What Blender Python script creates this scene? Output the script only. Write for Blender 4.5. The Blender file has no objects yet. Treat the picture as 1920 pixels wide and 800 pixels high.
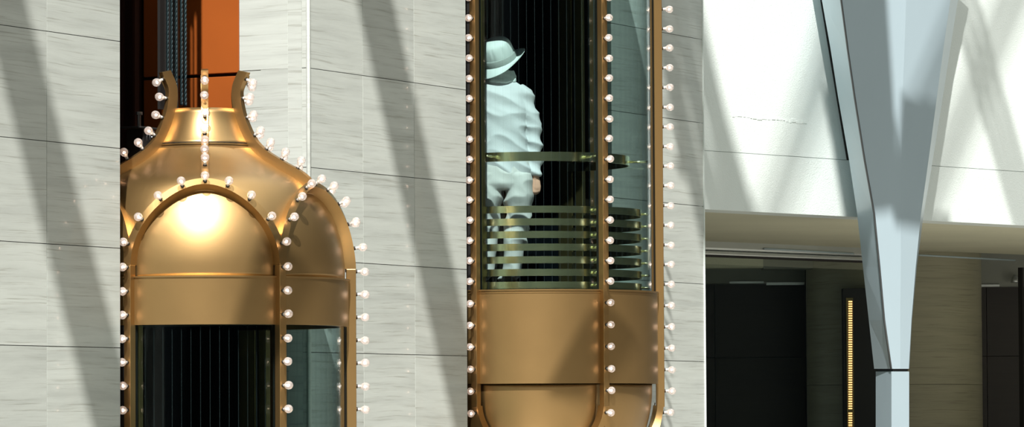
import bpy, math, random
from mathutils import Vector, Matrix, noise

random.seed(7)
R_ = math.radians
PI = math.pi
sc = bpy.context.scene
COL = sc.collection

# ------------------------------------------------------------------ camera
FPX = 8000.0                       # focal length in pixels of the 1920 wide frame
YAW = R_(27.573)                   # viewing direction from the +x axis (the lift wall runs along x)
PITCH = math.atan(390.0 / FPX)
EYE = 1.6
CAM = Vector((-22.765, -14.023, EYE))
FW = Vector((math.cos(YAW), math.sin(YAW), 0))
RT = Vector((math.sin(YAW), -math.cos(YAW), 0))
cd = bpy.data.cameras.new('camera')
cam = bpy.data.objects.new('camera', cd)
COL.objects.link(cam)
cd.sensor_fit = 'HORIZONTAL'
cd.sensor_width = 36.0
cd.lens = FPX / 1920.0 * 36.0
cd.clip_end = 500
view = FW * math.cos(PITCH) + Vector((0, 0, math.sin(PITCH)))
upv = RT.cross(view).normalized()
Mc = Matrix((RT, upv, -view)).transposed().to_4x4()
Mc = Mc @ Matrix.Rotation(-0.0055, 4, 'Z')
Mc.translation = CAM
cam.matrix_world = Mc
sc.camera = cam


def ray(px, py):
    v = Vector(((px - 960) / FPX, -(py - 400) / FPX, -1))
    return (Mc.to_3x3() @ v)


def hit(px, py, P, N):
    """point where the sight line through a place in the photograph meets the plane (P, N)"""
    d = ray(px, py)
    t = (Vector(P) - CAM).dot(Vector(N)) / d.dot(Vector(N))
    return CAM + d * t


def loc2w(lat, dep, z=0.0):
    """lateral / depth offsets as seen from the camera turned into world axes"""
    return RT * lat + FW * dep + Vector((0, 0, z))


# ------------------------------------------------------------------ light
SUN_AZ = -1.5
SUN_EL = 47.0
a = R_(SUN_AZ)
tosun = (-FW * math.cos(a) + RT * math.sin(a)) * math.cos(R_(SUN_EL)) + Vector((0, 0, math.sin(R_(SUN_EL))))
sd = bpy.data.lights.new('sun', 'SUN')
sd.energy = 6.9
sd.angle = R_(0.75)
sd.color = (1.0, 0.965, 0.90)
sun = bpy.data.objects.new('sun', sd)
COL.objects.link(sun)
sun.rotation_euler = tosun.to_track_quat('Z', 'Y').to_euler()
sun.location = (0, -20, 20)

wd = bpy.data.worlds.new('world')
sc.world = wd
wd.use_nodes = True
nt = wd.node_tree
nt.nodes.clear()


def N(nt, t, **kw):
    n = nt.nodes.new(t)
    for k, v in kw.items():
        if k.startswith('i_'):
            key = k[2:]
            key = int(key) if key.isdigit() else key.replace('_', ' ')
            n.inputs[key].default_value = v
        else:
            setattr(n, k, v)
    return n


def ramp(nt, stops, interp='LINEAR'):
    r = nt.nodes.new('ShaderNodeValToRGB')
    cr = r.color_ramp
    cr.interpolation = interp
    while len(cr.elements) > 1:
        cr.elements.remove(cr.elements[-1])
    for i, (p, c) in enumerate(stops):
        e = cr.elements[0] if i == 0 else cr.elements.new(p)
        e.position = p
        e.color = (c[0], c[1], c[2], 1) if not isinstance(c, (int, float)) else (c, c, c, 1)
    return r


tc = N(nt, 'ShaderNodeTexCoord')
sep = N(nt, 'ShaderNodeSeparateXYZ')
nt.links.new(tc.outputs['Generated'], sep.inputs[0])
mz = N(nt, 'ShaderNodeMath', operation='MULTIPLY_ADD', i_1=0.5, i_2=0.5)
nt.links.new(sep.outputs['Z'], mz.inputs[0])
rz = ramp(nt, [(0.0, (.12, .13, .12)), (0.46, (.13, .15, .15)), (0.52, (.27, .345, .37)), (0.66, (.34, .43, .46)), (0.80, (.66, .79, .82)), (.90, (2.3, 2.4, 2.35)), (1.0, (3.4, 3.4, 3.2))])
nt.links.new(mz.outputs[0], rz.inputs[0])
# the hall is open and bright behind the camera to the left, closed and dim to the right
vr = N(nt, 'ShaderNodeVectorMath', operation='DOT_PRODUCT')
dim_dir = (RT * math.cos(R_(20)) - FW * math.sin(R_(20))).normalized()
vr.inputs[1].default_value = tuple(dim_dir)
nt.links.new(tc.outputs['Generated'], vr.inputs[0])
ra = ramp(nt, [(0.0, 1.0), (.36, 1.0), (.60, .08), (1.0, .08)])
mr = N(nt, 'ShaderNodeMath', operation='MULTIPLY_ADD', i_1=.5, i_2=.5)
nt.links.new(vr.outputs['Value'], mr.inputs[0])
nt.links.new(mr.outputs[0], ra.inputs[0])
up_ = N(nt, 'ShaderNodeMapRange', i_1=.25, i_2=.75)
nt.links.new(sep.outputs['Z'], up_.inputs[0])
mxm = N(nt, 'ShaderNodeMath', operation='MAXIMUM')
nt.links.new(ra.outputs[0], mxm.inputs[0])
nt.links.new(up_.outputs[0], mxm.inputs[1])
mm = N(nt, 'ShaderNodeVectorMath', operation='MULTIPLY')
nt.links.new(rz.outputs[0], mm.inputs[0])
nt.links.new(mxm.outputs[0], mm.inputs[1])
bg = N(nt, 'ShaderNodeBackground', i_Strength=0.54)
nt.links.new(mm.outputs[0], bg.inputs[0])
wo = N(nt, 'ShaderNodeOutputWorld')
nt.links.new(bg.outputs[0], wo.inputs[0])

vs = sc.view_settings
sc.display_settings.display_device = 'sRGB'
vs.view_transform = 'Standard'
vs.look = 'None'
vs.exposure = 0.0
vs.gamma = 1.0
vs.use_curve_mapping = False
sc.cycles.max_bounces = 12
sc.cycles.transparent_max_bounces = 24
sc.cycles.use_denoising = True
sc.cycles.sample_clamp_indirect = 6.0
sc.cycles.blur_glossy = 0.5
sc.cycles.caustics_reflective = False
sc.cycles.caustics_refractive = False


# ------------------------------------------------------------------ materials
def new_mat(name):
    m = bpy.data.materials.new(name)
    m.use_nodes = True
    nt = m.node_tree
    nt.nodes.clear()
    out = nt.nodes.new('ShaderNodeOutputMaterial')
    return m, nt, out


def pbr(name, col, rough=.5, metal=0.0, bump=None, var=None, coat=0.0, spec=.5, aniso=0.0):
    """principled material with procedural colour mottling and bump"""
    m, nt, out = new_mat(name)
    b = nt.nodes.new('ShaderNodeBsdfPrincipled')
    b.inputs['Base Color'].default_value = (*col, 1)
    b.inputs['Roughness'].default_value = rough
    b.inputs['Metallic'].default_value = metal
    b.inputs['Specular IOR Level'].default_value = spec
    b.inputs['Coat Weight'].default_value = coat
    b.inputs['Coat Roughness'].default_value = .34
    if aniso:
        b.inputs['Anisotropic'].default_value = aniso
    tc = nt.nodes.new('ShaderNodeTexCoord')
    if var:
        sc_, amt = var
        n = N(nt, 'ShaderNodeTexNoise', i_Scale=sc_, i_Detail=4.0)
        nt.links.new(tc.outputs['Object'], n.inputs['Vector'])
        lo = tuple(c * (1 - amt) for c in col)
        hi = tuple(min(1, c * (1 + amt)) for c in col)
        r = ramp(nt, [(.3, lo), (.7, hi)])
        nt.links.new(n.outputs['Fac'], r.inputs[0])
        nt.links.new(r.outputs[0], b.inputs['Base Color'])
    if bump:
        sc_, st = bump
        n = N(nt, 'ShaderNodeTexNoise', i_Scale=sc_, i_Detail=3.0)
        nt.links.new(tc.outputs['Object'], n.inputs['Vector'])
        bm = N(nt, 'ShaderNodeBump', i_Strength=st, i_Distance=.01)
        nt.links.new(n.outputs['Fac'], bm.inputs['Height'])
        nt.links.new(bm.outputs[0], b.inputs['Normal'])
    nt.links.new(b.outputs[0], out.inputs[0])
    return m


def stone_mat(name, base, vein, coat=.35):
    """honed stone with long wavy horizontal veins"""
    m, nt, out = new_mat(name)
    b = nt.nodes.new('ShaderNodeBsdfPrincipled')
    tc = nt.nodes.new('ShaderNodeTexCoord')
    at = N(nt, 'ShaderNodeAttribute', attribute_name='tone')
    # shift the pattern from slab to slab
    mp = N(nt, 'ShaderNodeMapping')
    mp.inputs['Scale'].default_value = (.7, .7, 9.0)
    off = N(nt, 'ShaderNodeVectorMath', operation='MULTIPLY_ADD')
    off.inputs[1].default_value = (17, 9, 31)
    nt.links.new(at.outputs['Color'], off.inputs[0])
    nt.links.new(tc.outputs['Object'], off.inputs[2])
    nt.links.new(off.outputs[0], mp.inputs['Vector'])
    warp = N(nt, 'ShaderNodeTexNoise', i_Scale=1.3, i_Detail=2.0)
    nt.links.new(off.outputs[0], warp.inputs['Vector'])
    wsc = N(nt, 'ShaderNodeVectorMath', operation='MULTIPLY_ADD')
    wsc.inputs[1].default_value = (.0, .0, .7)
    nt.links.new(warp.outputs['Color'], wsc.inputs[0])
    nt.links.new(mp.outputs[0], wsc.inputs[2])
    n1 = N(nt, 'ShaderNodeTexNoise', i_Scale=1.6, i_Detail=6.0, i_Roughness=.62)
    nt.links.new(wsc.outputs[0], n1.inputs['Vector'])
    r1 = ramp(nt, [(.30, tuple(c * .86 for c in base)), (.52, base), (.75, tuple(min(1, c * 1.10) for c in base))])
    nt.links.new(n1.outputs['Fac'], r1.inputs[0])
    # thin dark veins
    mp2 = N(nt, 'ShaderNodeMapping')
    mp2.inputs['Scale'].default_value = (1.7, 1.7, 85.0)
    nt.links.new(off.outputs[0], mp2.inputs['Vector'])
    ws2 = N(nt, 'ShaderNodeVectorMath', operation='MULTIPLY_ADD')
    ws2.inputs[1].default_value = (.0, .0, 3.6)
    nt.links.new(warp.outputs['Color'], ws2.inputs[0])
    nt.links.new(mp2.outputs[0], ws2.inputs[2])
    n2 = N(nt, 'ShaderNodeTexNoise', i_Scale=1.0, i_Detail=5.0, i_Roughness=.65)
    nt.links.new(ws2.outputs[0], n2.inputs['Vector'])
    r2 = ramp(nt, [(.32, .55), (.39, .22), (.46, 0.0)])
    nt.links.new(n2.outputs['Fac'], r2.inputs[0])
    mx = N(nt, 'ShaderNodeMix', data_type='RGBA')
    nt.links.new(r2.outputs[0], mx.inputs[0])
    nt.links.new(r1.outputs[0], mx.inputs[6])
    mx.inputs[7].default_value = (*vein, 1)
    # slab tone
    tn = N(nt, 'ShaderNodeMapRange')
    tn.inputs[3].default_value = .93
    tn.inputs[4].default_value = 1.06
    sp = nt.nodes.new('ShaderNodeSeparateColor')
    nt.links.new(at.outputs['Color'], sp.inputs[0])
    nt.links.new(sp.outputs[0], tn.inputs[0])
    ml = N(nt, 'ShaderNodeVectorMath', operation='SCALE')
    nt.links.new(mx.outputs[2], ml.inputs[0])
    nt.links.new(tn.outputs[0], ml.inputs['Scale'])
    nt.links.new(ml.outputs[0], b.inputs['Base Color'])
    b.inputs['Roughness'].default_value = .42
    b.inputs['Coat Weight'].default_value = coat
    b.inputs['Coat Roughness'].default_value = .03
    bp = N(nt, 'ShaderNodeBump', i_Strength=.12, i_Distance=.004)
    nt.links.new(n2.outputs['Fac'], bp.inputs['Height'])
    nt.links.new(bp.outputs[0], b.inputs['Normal'])
    nt.links.new(b.outputs[0], out.inputs[0])
    return m


def glass_mat(name, tint, refl=.05, lines=0.0, power=4.0, haze=0.0):
    """thin clear glass: transparent, with a facing-dependent mirror reflection"""
    m, nt, out = new_mat(name)
    tr = N(nt, 'ShaderNodeBsdfTransparent')
    tr.inputs[0].default_value = (*tint, 1)
    gl = N(nt, 'ShaderNodeBsdfGlossy')
    gl.inputs[0].default_value = (1, 1, 1, 1)
    gl.inputs['Roughness'].default_value = .01
    lw = N(nt, 'ShaderNodeLayerWeight', i_Blend=.5)
    pw = N(nt, 'ShaderNodeMath', operation='POWER', i_1=power)
    nt.links.new(lw.outputs['Facing'], pw.inputs[0])
    ma = N(nt, 'ShaderNodeMath', operation='MULTIPLY_ADD', i_1=.9, i_2=refl)
    nt.links.new(pw.outputs[0], ma.inputs[0])
    mx = N(nt, 'ShaderNodeMixShader')
    nt.links.new(ma.outputs[0], mx.inputs[0])
    nt.links.new(tr.outputs[0], mx.inputs[1])
    nt.links.new(gl.outputs[0], mx.inputs[2])
    last = mx
    if lines:
        # fine vertical wires laminated in the bent glass, one every 6 cm round the curve
        tc = nt.nodes.new('ShaderNodeTexCoord')
        sp = nt.nodes.new('ShaderNodeSeparateXYZ')
        nt.links.new(tc.outputs['Object'], sp.inputs[0])
        at = N(nt, 'ShaderNodeMath', operation='ARCTAN2')
        nt.links.new(sp.outputs['X'], at.inputs[0])
        nt.links.new(sp.outputs['Y'], at.inputs[1])
        k = N(nt, 'ShaderNodeMath', operation='MULTIPLY', i_1=1.0 / .0665)
        nt.links.new(at.outputs[0], k.inputs[0])
        fr = N(nt, 'ShaderNodeMath', operation='FRACT')
        nt.links.new(k.outputs[0], fr.inputs[0])
        lt = N(nt, 'ShaderNodeMath', operation='LESS_THAN', i_1=.03)
        nt.links.new(fr.outputs[0], lt.inputs[0])
        am = N(nt, 'ShaderNodeMath', operation='MULTIPLY', i_1=lines)
        nt.links.new(lt.outputs[0], am.inputs[0])
        df = N(nt, 'ShaderNodeBsdfDiffuse')
        df.inputs[0].default_value = (.10, .15, .16, 1)
        m2 = N(nt, 'ShaderNodeMixShader')
        nt.links.new(am.outputs[0], m2.inputs[0])
        nt.links.new(mx.outputs[0], m2.inputs[1])
        nt.links.new(df.outputs[0], m2.inputs[2])
        last = m2
    if haze:
        df = N(nt, 'ShaderNodeBsdfDiffuse')
        df.inputs[0].default_value = (.9, .88, .88, 1)
        tl = N(nt, 'ShaderNodeBsdfTranslucent')
        tl.inputs[0].default_value = (.9, .88, .88, 1)
        ad = N(nt, 'ShaderNodeMixShader', i_0=.5)
        nt.links.new(df.outputs[0], ad.inputs[1])
        nt.links.new(tl.outputs[0], ad.inputs[2])
        m3 = N(nt, 'ShaderNodeMixShader', i_0=haze)
        nt.links.new(last.outputs[0], m3.inputs[1])
        nt.links.new(ad.outputs[0], m3.inputs[2])
        last = m3
    nt.links.new(last.outputs[0], out.inputs[0])
    return m


def emit_mat(name, col, st):
    m, nt, out = new_mat(name)
    e = N(nt, 'ShaderNodeEmission', i_Strength=st)
    e.inputs[0].default_value = (*col, 1)
    nt.links.new(e.outputs[0], out.inputs[0])
    return m


M = {}
M['stone'] = stone_mat('veined_limestone', (.565, .60, .57), (.25, .25, .21))
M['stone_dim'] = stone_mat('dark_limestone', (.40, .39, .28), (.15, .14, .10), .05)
M['joint'] = pbr('joint', (.16, .16, .15), .9)
M['brass'] = pbr('satin_brass', (.44, .275, .108), .37, .90, (900, .05), (3.0, .05), .45)
M['brass_rim'] = pbr('brass_bar', (.46, .285, .115), .32, .9, (700, .04))
M['polished'] = pbr('polished_brass', (.95, .90, .55), .20, 1.0)
M['bronze'] = pbr('dark_bronze', (.17, .14, .06), .4, 1.0)
M['black'] = pbr('black_panel', (.0025, .0035, .0045), .22, 0.0, None, None, 0, .25)
M['black_soft'] = pbr('black_paint', (.010, .009, .009), .6)
M['orange'] = pbr('orange_enamel', (.34, .082, .013), .42, 0, (500, .05), (2.0, .08))
M['maroon'] = pbr('dark_red_steel', (.045, .014, .008), .6)
M['rope'] = pbr('greased_rope', (.014, .030, .036), .45, .6)
M['steel'] = pbr('dull_steel', (.16, .17, .18), .35, .9, (300, .1))
M['glass'] = glass_mat('bent_glass', (.875, .95, .95), .012, .11, 3.0)
M['glass_flat'] = glass_mat('flat_glass', (.92, .96, .95), .03)
M['bulbglass'] = glass_mat('bulb_glass', (.98, .97, .97), .08, 0, 2.2, .30)
M['socket'] = pbr('bulb_neck', (.75, .72, .68), .35)
M['socket_dark'] = pbr('bulb_collar', (.04, .035, .03), .4, .5)
M['filament'] = emit_mat('filament', (1.0, .68, .50), 15.0)
M['plaster'] = pbr('white_plaster', (.80, .88, .865), .75, 0, (90, .35), (1.2, .03))
M['white_paint'] = pbr('pale_steel_paint', (.43, .54, .61), .30, 0, None, (1.0, .02), .2)
M['beige'] = pbr('beige_plaster', (.70, .70, .54), .8, 0, (60, .2), (1.0, .05))
M['ceiling'] = pbr('grey_ceiling', (.30, .32, .29), .8, 0, None, (1.0, .05))
M['satin_steel'] = pbr('satin_trim', (.60, .64, .64), .28, .7, None, (.8, .1))
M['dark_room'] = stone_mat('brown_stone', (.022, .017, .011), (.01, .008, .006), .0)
M['frame_dark'] = pbr('dark_frame', (.035, .032, .024), .3, .8)
M['floor'] = pbr('pale_floor', (.30, .285, .25), .4, 0, None, (.6, .06))
M['led'] = emit_mat('warm_lamp', (1.0, .48, .18), 2.6)
M['jacket'] = pbr('pale_jacket', (.56, .57, .585), .9, 0, (260, .25), (4.0, .03))
M['hat'] = pbr('pale_cotton', (.62, .68, .66), .9, 0, (300, .3), (6.0, .05))
M['hat_band'] = pbr('grey_cotton', (.36, .39, .37), .9, 0, (300, .3))
M['trousers'] = pbr('pale_trousers', (.56, .55, .53), .9, 0, (240, .25), (5.0, .04))
M['scarf'] = pbr('grey_scarf', (.60, .66, .64), .95, 0, (200, .4), (12.0, .1))
M['shoe'] = pbr('light_shoe', (.60, .60, .58), .7)
M['skin'] = pbr('skin', (.62, .34, .24), .5, 0, (200, .1), (9.0, .08))
M['hair'] = pbr('dark_hair', (.05, .04, .035), .7)


# ------------------------------------------------------------------ mesh helpers
class MB:
    def __init__(s):
        s.v = []
        s.f = []
        s.tone = []

    def quad_grid(s, grid, flip=False, closed=False):
        """grid[i][j] of points"""
        b = len(s.v)
        n, m = len(grid), len(grid[0])
        for row in grid:
            s.v += [tuple(p) for p in row]
        for i in range(n - 1):
            for j in range(m - 1 if not closed else m):
                j2 = (j + 1) % m
                q = (b + i * m + j, b + i * m + j2, b + (i + 1) * m + j2, b + (i + 1) * m + j)
                s.f.append(q[::-1] if flip else q)

    def poly(s, pts):
        b = len(s.v)
        s.v += [tuple(p) for p in pts]
        s.f.append(tuple(range(b, b + len(pts))))

    def box(s, c, d, M_=None, tone=None):
        b = len(s.v)
        for x in (-1, 1):
            for y in (-1, 1):
                for z in (-1, 1):
                    p = Vector((c[0] + x * d[0] / 2, c[1] + y * d[1] / 2, c[2] + z * d[2] / 2))
                    s.v.append(tuple(M_ @ p if M_ else p))
        for q in ((0, 1, 3, 2), (4, 6, 7, 5), (0, 4, 5, 1), (2, 3, 7, 6), (0, 2, 6, 4), (1, 5, 7, 3)):
            s.f.append(tuple(b + i for i in q))
            if tone is not None:
                s.tone.append(tone)

    def prism(s, pts, vec):
        """closed solid: polygon pts pushed along vec"""
        b = len(s.v)
        n = len(pts)
        vec = Vector(vec)
        s.v += [tuple(Vector(p)) for p in pts] + [tuple(Vector(p) + vec) for p in pts]
        s.f.append(tuple(range(b, b + n)))
        s.f.append(tuple(range(b + 2 * n - 1, b + n - 1, -1)))
        for i in range(n):
            j = (i + 1) % n
            s.f.append((b + j, b + i, b + n + i, b + n + j))

    def loft(s, rings, cap=True):
        b = len(s.v)
        m = len(rings[0])
        for r in rings:
            s.v += [tuple(p) for p in r]
        for i in range(len(rings) - 1):
            for j in range(m):
                k = (j + 1) % m
                s.f.append((b + i * m + j, b + i * m + k, b + (i + 1) * m + k, b + (i + 1) * m + j))
        if cap:
            s.f.append(tuple(b + j for j in range(m))[::-1])
            e = b + (len(rings) - 1) * m
            s.f.append(tuple(e + j for j in range(m)))

    def tube(s, pts, rad, n=12, cap=True):
        """round tube along pts; rad a number or list (numbers or (rx, ry))"""
        pts = [Vector(p) for p in pts]
        if not isinstance(rad, (list, tuple)):
            rad = [rad] * len(pts)
        rings = []
        prev = None
        for i, p in enumerate(pts):
            t = (pts[min(i + 1, len(pts) - 1)] - pts[max(i - 1, 0)]).normalized()
            if prev is None:
                ref = Vector((1, 0, 0)) if abs(t.x) < .9 else Vector((0, 1, 0))
                u = (ref - t * ref.dot(t)).normalized()
            else:
                u = (prev - t * prev.dot(t)).normalized()
            prev = u
            w = t.cross(u)
            r = rad[i]
            rx, ry = (r, r) if isinstance(r, (int, float)) else r
            rings.append([p + u * (rx * math.cos(2 * PI * k / n)) + w * (ry * math.sin(2 * PI * k / n)) for k in range(n)])
        s.loft(rings, cap)

    def revolve(s, prof, c=(0, 0, 0), n=24, Mx=None):
        rings = []
        for r, z in prof:
            ring = []
            for k in range(n):
                p = Vector((r * math.cos(2 * PI * k / n), r * math.sin(2 * PI * k / n), z))
                if Mx:
                    p = Mx @ p
                ring.append(p + Vector(c))
            rings.append(ring)
        s.loft(rings, True)

    def bar(s, path, w, d, closed=False):
        """rectangular bar: path of (point, outward normal, width direction); the outer face lies d out"""
        rings = []
        for P, Nn, B in path:
            rings.append([P - B * w / 2, P + B * w / 2, P + B * w / 2 + Nn * d, P - B * w / 2 + Nn * d])
        s.loft(rings, True)

    def mesh(s, name):
        me = bpy.data.meshes.new(name)
        me.from_pydata([tuple(v) for v in s.v], [], s.f)
        me.validate()
        if s.tone:
            at = me.color_attributes.new('tone', 'FLOAT_COLOR', 'CORNER')
            for p in me.polygons:
                t = s.tone[min(p.index, len(s.tone) - 1)]
                for li in p.loop_indices:
                    at.data[li].color = (t[0], t[1], t[2], 1)
        return me

    def build(s, name, mat, parent=None, smooth=False, weld=False, bevel=0.0, recalc=True, autosmooth=None):
        import bmesh
        me = s.mesh(name)
        if recalc:
            bm = bmesh.new()
            bm.from_mesh(me)
            if weld:
                bmesh.ops.remove_doubles(bm, verts=bm.verts, dist=1e-4)
            bmesh.ops.recalc_face_normals(bm, faces=bm.faces)
            bm.to_mesh(me)
            bm.free()
        me.materials.append(mat)
        if smooth:
            for p in me.polygons:
                p.use_smooth = True
            if autosmooth:
                try:
                    me.set_sharp_from_angle(angle=R_(autosmooth))
                except Exception:
                    pass
        o = bpy.data.objects.new(name, me)
        COL.objects.link(o)
        if parent:
            o.parent = parent
        if bevel:
            bv = o.modifiers.new('bevel', 'BEVEL')
            bv.width = bevel
            bv.segments = 2
            bv.limit_method = 'ANGLE'
        return o


def tag(o, label=None, cat=None, group=None, kind=None):
    if label:
        o['label'] = label
    if cat:
        o['category'] = cat
    if group:
        o['group'] = group
    if kind:
        o['kind'] = kind
    return o


def empty(name, loc, rz=0.0):
    o = bpy.data.objects.new(name, None)
    COL.objects.link(o)
    o.location = loc
    o.rotation_euler = (0, 0, rz)
    o.empty_display_size = .2
    return o


def struct(mb, name, mat, **kw):
    o = mb.build(name, mat, **kw)
    o['kind'] = 'structure'
    return o


# ------------------------------------------------------------------ lift wall of stone slabs
JZ = [-.05, .26, .855, 1.455, 2.057, 2.657, 3.260, 3.908, 4.56, 5.17, 5.78, 6.4]
YW = -.02
LIFT_X = (0.0, 4.484)
XE = hit(1319, 400, (0, YW, 0), (0, 1, 0)).x
OP = [(hit(225, 400, (0, YW, 0), (0, 1, 0)).x, hit(577, 300, (0, YW, 0), (0, 1, 0)).x),
      (hit(874, 300, (0, YW, 0), (0, 1, 0)).x, 5.66)]


def slab_wall(name, x0, x1, joints, thick=.35):
    mb = MB()
    xs = [x0] + sorted(j for j in joints if x0 + .05 < j < x1 - .05) + [x1]
    g = .0022
    rnd = random.Random(name)
    for i in range(len(xs) - 1):
        for k in range(len(JZ) - 1):
            t = (rnd.random(), rnd.random(), rnd.random())
            xa, xb = xs[i] + (g if i else 0), xs[i + 1] - (g if i < len(xs) - 2 else 0)
            za, zb = JZ[k] + g, JZ[k + 1] - g
            mb.box(((xa + xb) / 2, YW + .02, (za + zb) / 2), (xb - xa, .04, zb - za), tone=t)
    mb.box(((x0 + x1) / 2, YW + .0445 + (thick - .04) / 2, (JZ[0] + JZ[-1]) / 2), (x1 - x0 - .002, thick - .04, JZ[-1] - JZ[0]), tone=(.5, .5, .5))
    return struct(mb, name, M['stone'])


slab_wall('wall_left', -7.5, OP[0][0], [-1.85 - .71 * k for k in range(8)], .5)
slab_wall('wall_middle', OP[0][1], OP[1][0], [1.912, 2.62])
slab_wall('wall_right', OP[1][1], XE, [], .30)

# light corner bead that closes the middle wall's edge, and the bead at the end of the right wall
mb = MB()
mb.tube([(OP[0][1] + .004, YW - .004, 0), (OP[0][1] + .004, YW - .004, 6.4)], .014, 10)
struct(mb, 'trim_1', M['stone'], smooth=True)
mb = MB()
mb.box((XE + .004, YW + .002, 3.2), (.012, .02, 6.4))
struct(mb, 'trim_2', M['plaster'])


# shaft side (right-hand reveal): stone first, then orange enamelled panels, dark steel at the back
def shaft(x0, x1, n, stone_to, depth):
    # right side in stone, with its own vertical grooves
    mb = MB()
    rnd = random.Random(n)
    ys = [YW + .03, YW + .145, stone_to]
    for k in range(len(JZ) - 1):
        for i in range(2):
            t = (rnd.random(), rnd.random(), rnd.random())
            ya, yb = ys[i] + .003, ys[i + 1] - .003
            za, zb = JZ[k] + .002, JZ[k + 1] - .002
            mb.box((x1 + .02 + (.0 if i else .004), (ya + yb) / 2, (za + zb) / 2), (.04, yb - ya, zb - za), tone=t)
    mb.box((x1 + .08, (YW + .04 + stone_to) / 2, 3.2), (.075, stone_to - YW - .05, 6.4), tone=(.5, .5, .5))
    struct(mb, 'wall_shaft_side', M['stone'])
    return


shaft(OP[0][0], OP[0][1], 1, .50, 1.7)
shaft(OP[1][0], OP[1][1], 2, .50, 1.7)

for k, (x0, x1) in enumerate(OP):
    xp = x1 + .01
    # orange enamel panels on the right side of the shaft
    mb = MB()
    zj = [0, 1.30, 2.60, 3.89, 5.05, 6.4]
    for i in range(len(zj) - 1):
        mb.box((xp + .02, (.505 + 1.25) / 2, (zj[i] + zj[i + 1]) / 2), (.04, .74, zj[i + 1] - zj[i] - .022))
    struct(mb, 'wall_shaft_panels', M['orange'], bevel=.004)
    mb = MB()
    mb.box((xp + .06, 1.1, 3.2), (.04, 1.2, 6.4))
    struct(mb, 'wall_shaft_backing', M['black_soft'])
    # recessed deep part, dark red steel
    mb = MB()
    mb.box((xp + .03, 1.50, 3.2), (.05, .44, 6.4))
    mb.box((xp - .03, 1.29, 3.2), (.05, .02, 6.4))
    mb.box((xp - .02, 1.40, 3.2), (.03, .02, 6.4))
    mb.box(((x0 + x1) / 2, 1.75, 3.2), (x1 - x0 + .3, .06, 6.4))
    struct(mb, 'wall_shaft_back', M['maroon'])
    mb = MB()
    mb.box((x0 - .06, .92, 3.2), (.08, 1.7, 6.4))
    struct(mb, 'wall_shaft_left', M['maroon'])
    mb = MB()
    mb.box(((x0 + x1) / 2, .87, 6.46), (x1 - x0 + .4, 1.8, .1))
    struct(mb, 'ceiling_shaft', M['black_soft'])

# pale floor that bounces light up
mb = MB()
mb.box((0, -10, -.05), (80, 60, .1))
struct(mb, 'floor', M['floor'])

# ------------------------------------------------------------------ lift cabs
HG = 2.40                      # glass height
BH = .293                      # upper band
LB = .655                      # lower band
TT = HG + BH                   # top of upper band
S_IN = [(0, .87), (.1, .868), (.2, .855), (.3, .832), (.4, .798), (.5, .752), (.57, .705), (.62, .645), (.673, .545), (.753, .410),
        (.832, .323), (.955, .255), (1.044, .224), (1.144, .207), (1.216, .213), (1.306, .255)]


def s_of(h):
    T = S_IN
    if h <= 0:
        return .87
    if h >= T[-1][0]:
        return T[-1][1]
    for i in range(len(T) - 1):
        if T[i][0] <= h <= T[i + 1][0]:
            p0 = T[max(i - 1, 0)]
            p1, p2 = T[i], T[i + 1]
            p3 = T[min(i + 2, len(T) - 1)]
            t = (h - p1[0]) / (p2[0] - p1[0])
            m1 = (p2[1] - p0[1]) / max(p2[0] - p0[0], 1e-6) * (p2[0] - p1[0])
            m2 = (p3[1] - p1[1]) / max(p3[0] - p1[0], 1e-6) * (p2[0] - p1[0])
            return (2 * t ** 3 - 3 * t * t + 1) * p1[1] + (t ** 3 - 2 * t * t + t) * m1 + (-2 * t ** 3 + 3 * t * t) * p2[1] + (t ** 3 - t * t) * m2


def dirv(th):
    return Vector((math.sin(th), -math.cos(th), 0))


def tanv(th):
    return Vector((math.cos(th), math.sin(th), 0))


def surf(th, h, base, sgn=1):
    p = dirv(th) * s_of(h)
    p.z = base + sgn * h
    return p


def snorm(th, h, sgn=1):
    e = .01
    ds = (s_of(h + e) - s_of(max(h - e, 0))) / (2 * e if h > e else e + h)
    n = dirv(th)
    n = n + Vector((0, 0, -ds * sgn))
    return n.normalized()


H0 = .07
HR = .475


def arch_h(al, out=0.0, low=False):
    """height of the arch crown line at angle al (radians) from the arch's middle"""
    u = min(1.0, abs(al) / R_(30))
    if low:
        return .155 + .40 * math.sqrt(max(0.0, 1 - u * u))
    return H0 + HR * math.sqrt(max(0.0, 1 - u * u)) + out


BULB_ME = {}


def bulb_meshes():
    prof = [(.0085, .012), (.0095, .020), (.0125, .028), (.0185, .036), (.0240, .045), (.0262, .055), (.0250, .065), (.0205, .074), (.0125, .0805), (.004, .083)]
    g = MB()
    g.revolve(prof, n=16)
    s_ = MB()
    s_.revolve([(.0078, .004), (.0090, .012), (.0100, .022), (.0095, .030), (.003, .033)], n=12)
    c = MB()
    c.revolve([(.0125, -.002), (.0125, .006), (.010, .009), (.004, .010)], n=12)
    f = MB()
    # small coiled filament on its stalk
    pts = [(.0075 * math.sin(k * .9), .0075 * math.cos(k * .9) * .5, .050 + .0016 * (k % 4)) for k in range(10)]
    f.tube(pts, .0034, 6)
    import bmesh
    for nm, mbx, mt in (('bulb', g, 'bulbglass'), ('neck', s_, 'socket'), ('collar', c, 'socket_dark'), ('filament', f, 'filament')):
        me = mbx.mesh(nm)
        bm = bmesh.new()
        bm.from_mesh(me)
        bmesh.ops.recalc_face_normals(bm, faces=bm.faces)
        bm.to_mesh(me)
        bm.free()
        me.materials.append(M[mt])
        for p in me.polygons:
            p.use_smooth = True
        BULB_ME[nm] = me


bulb_meshes()


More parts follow.
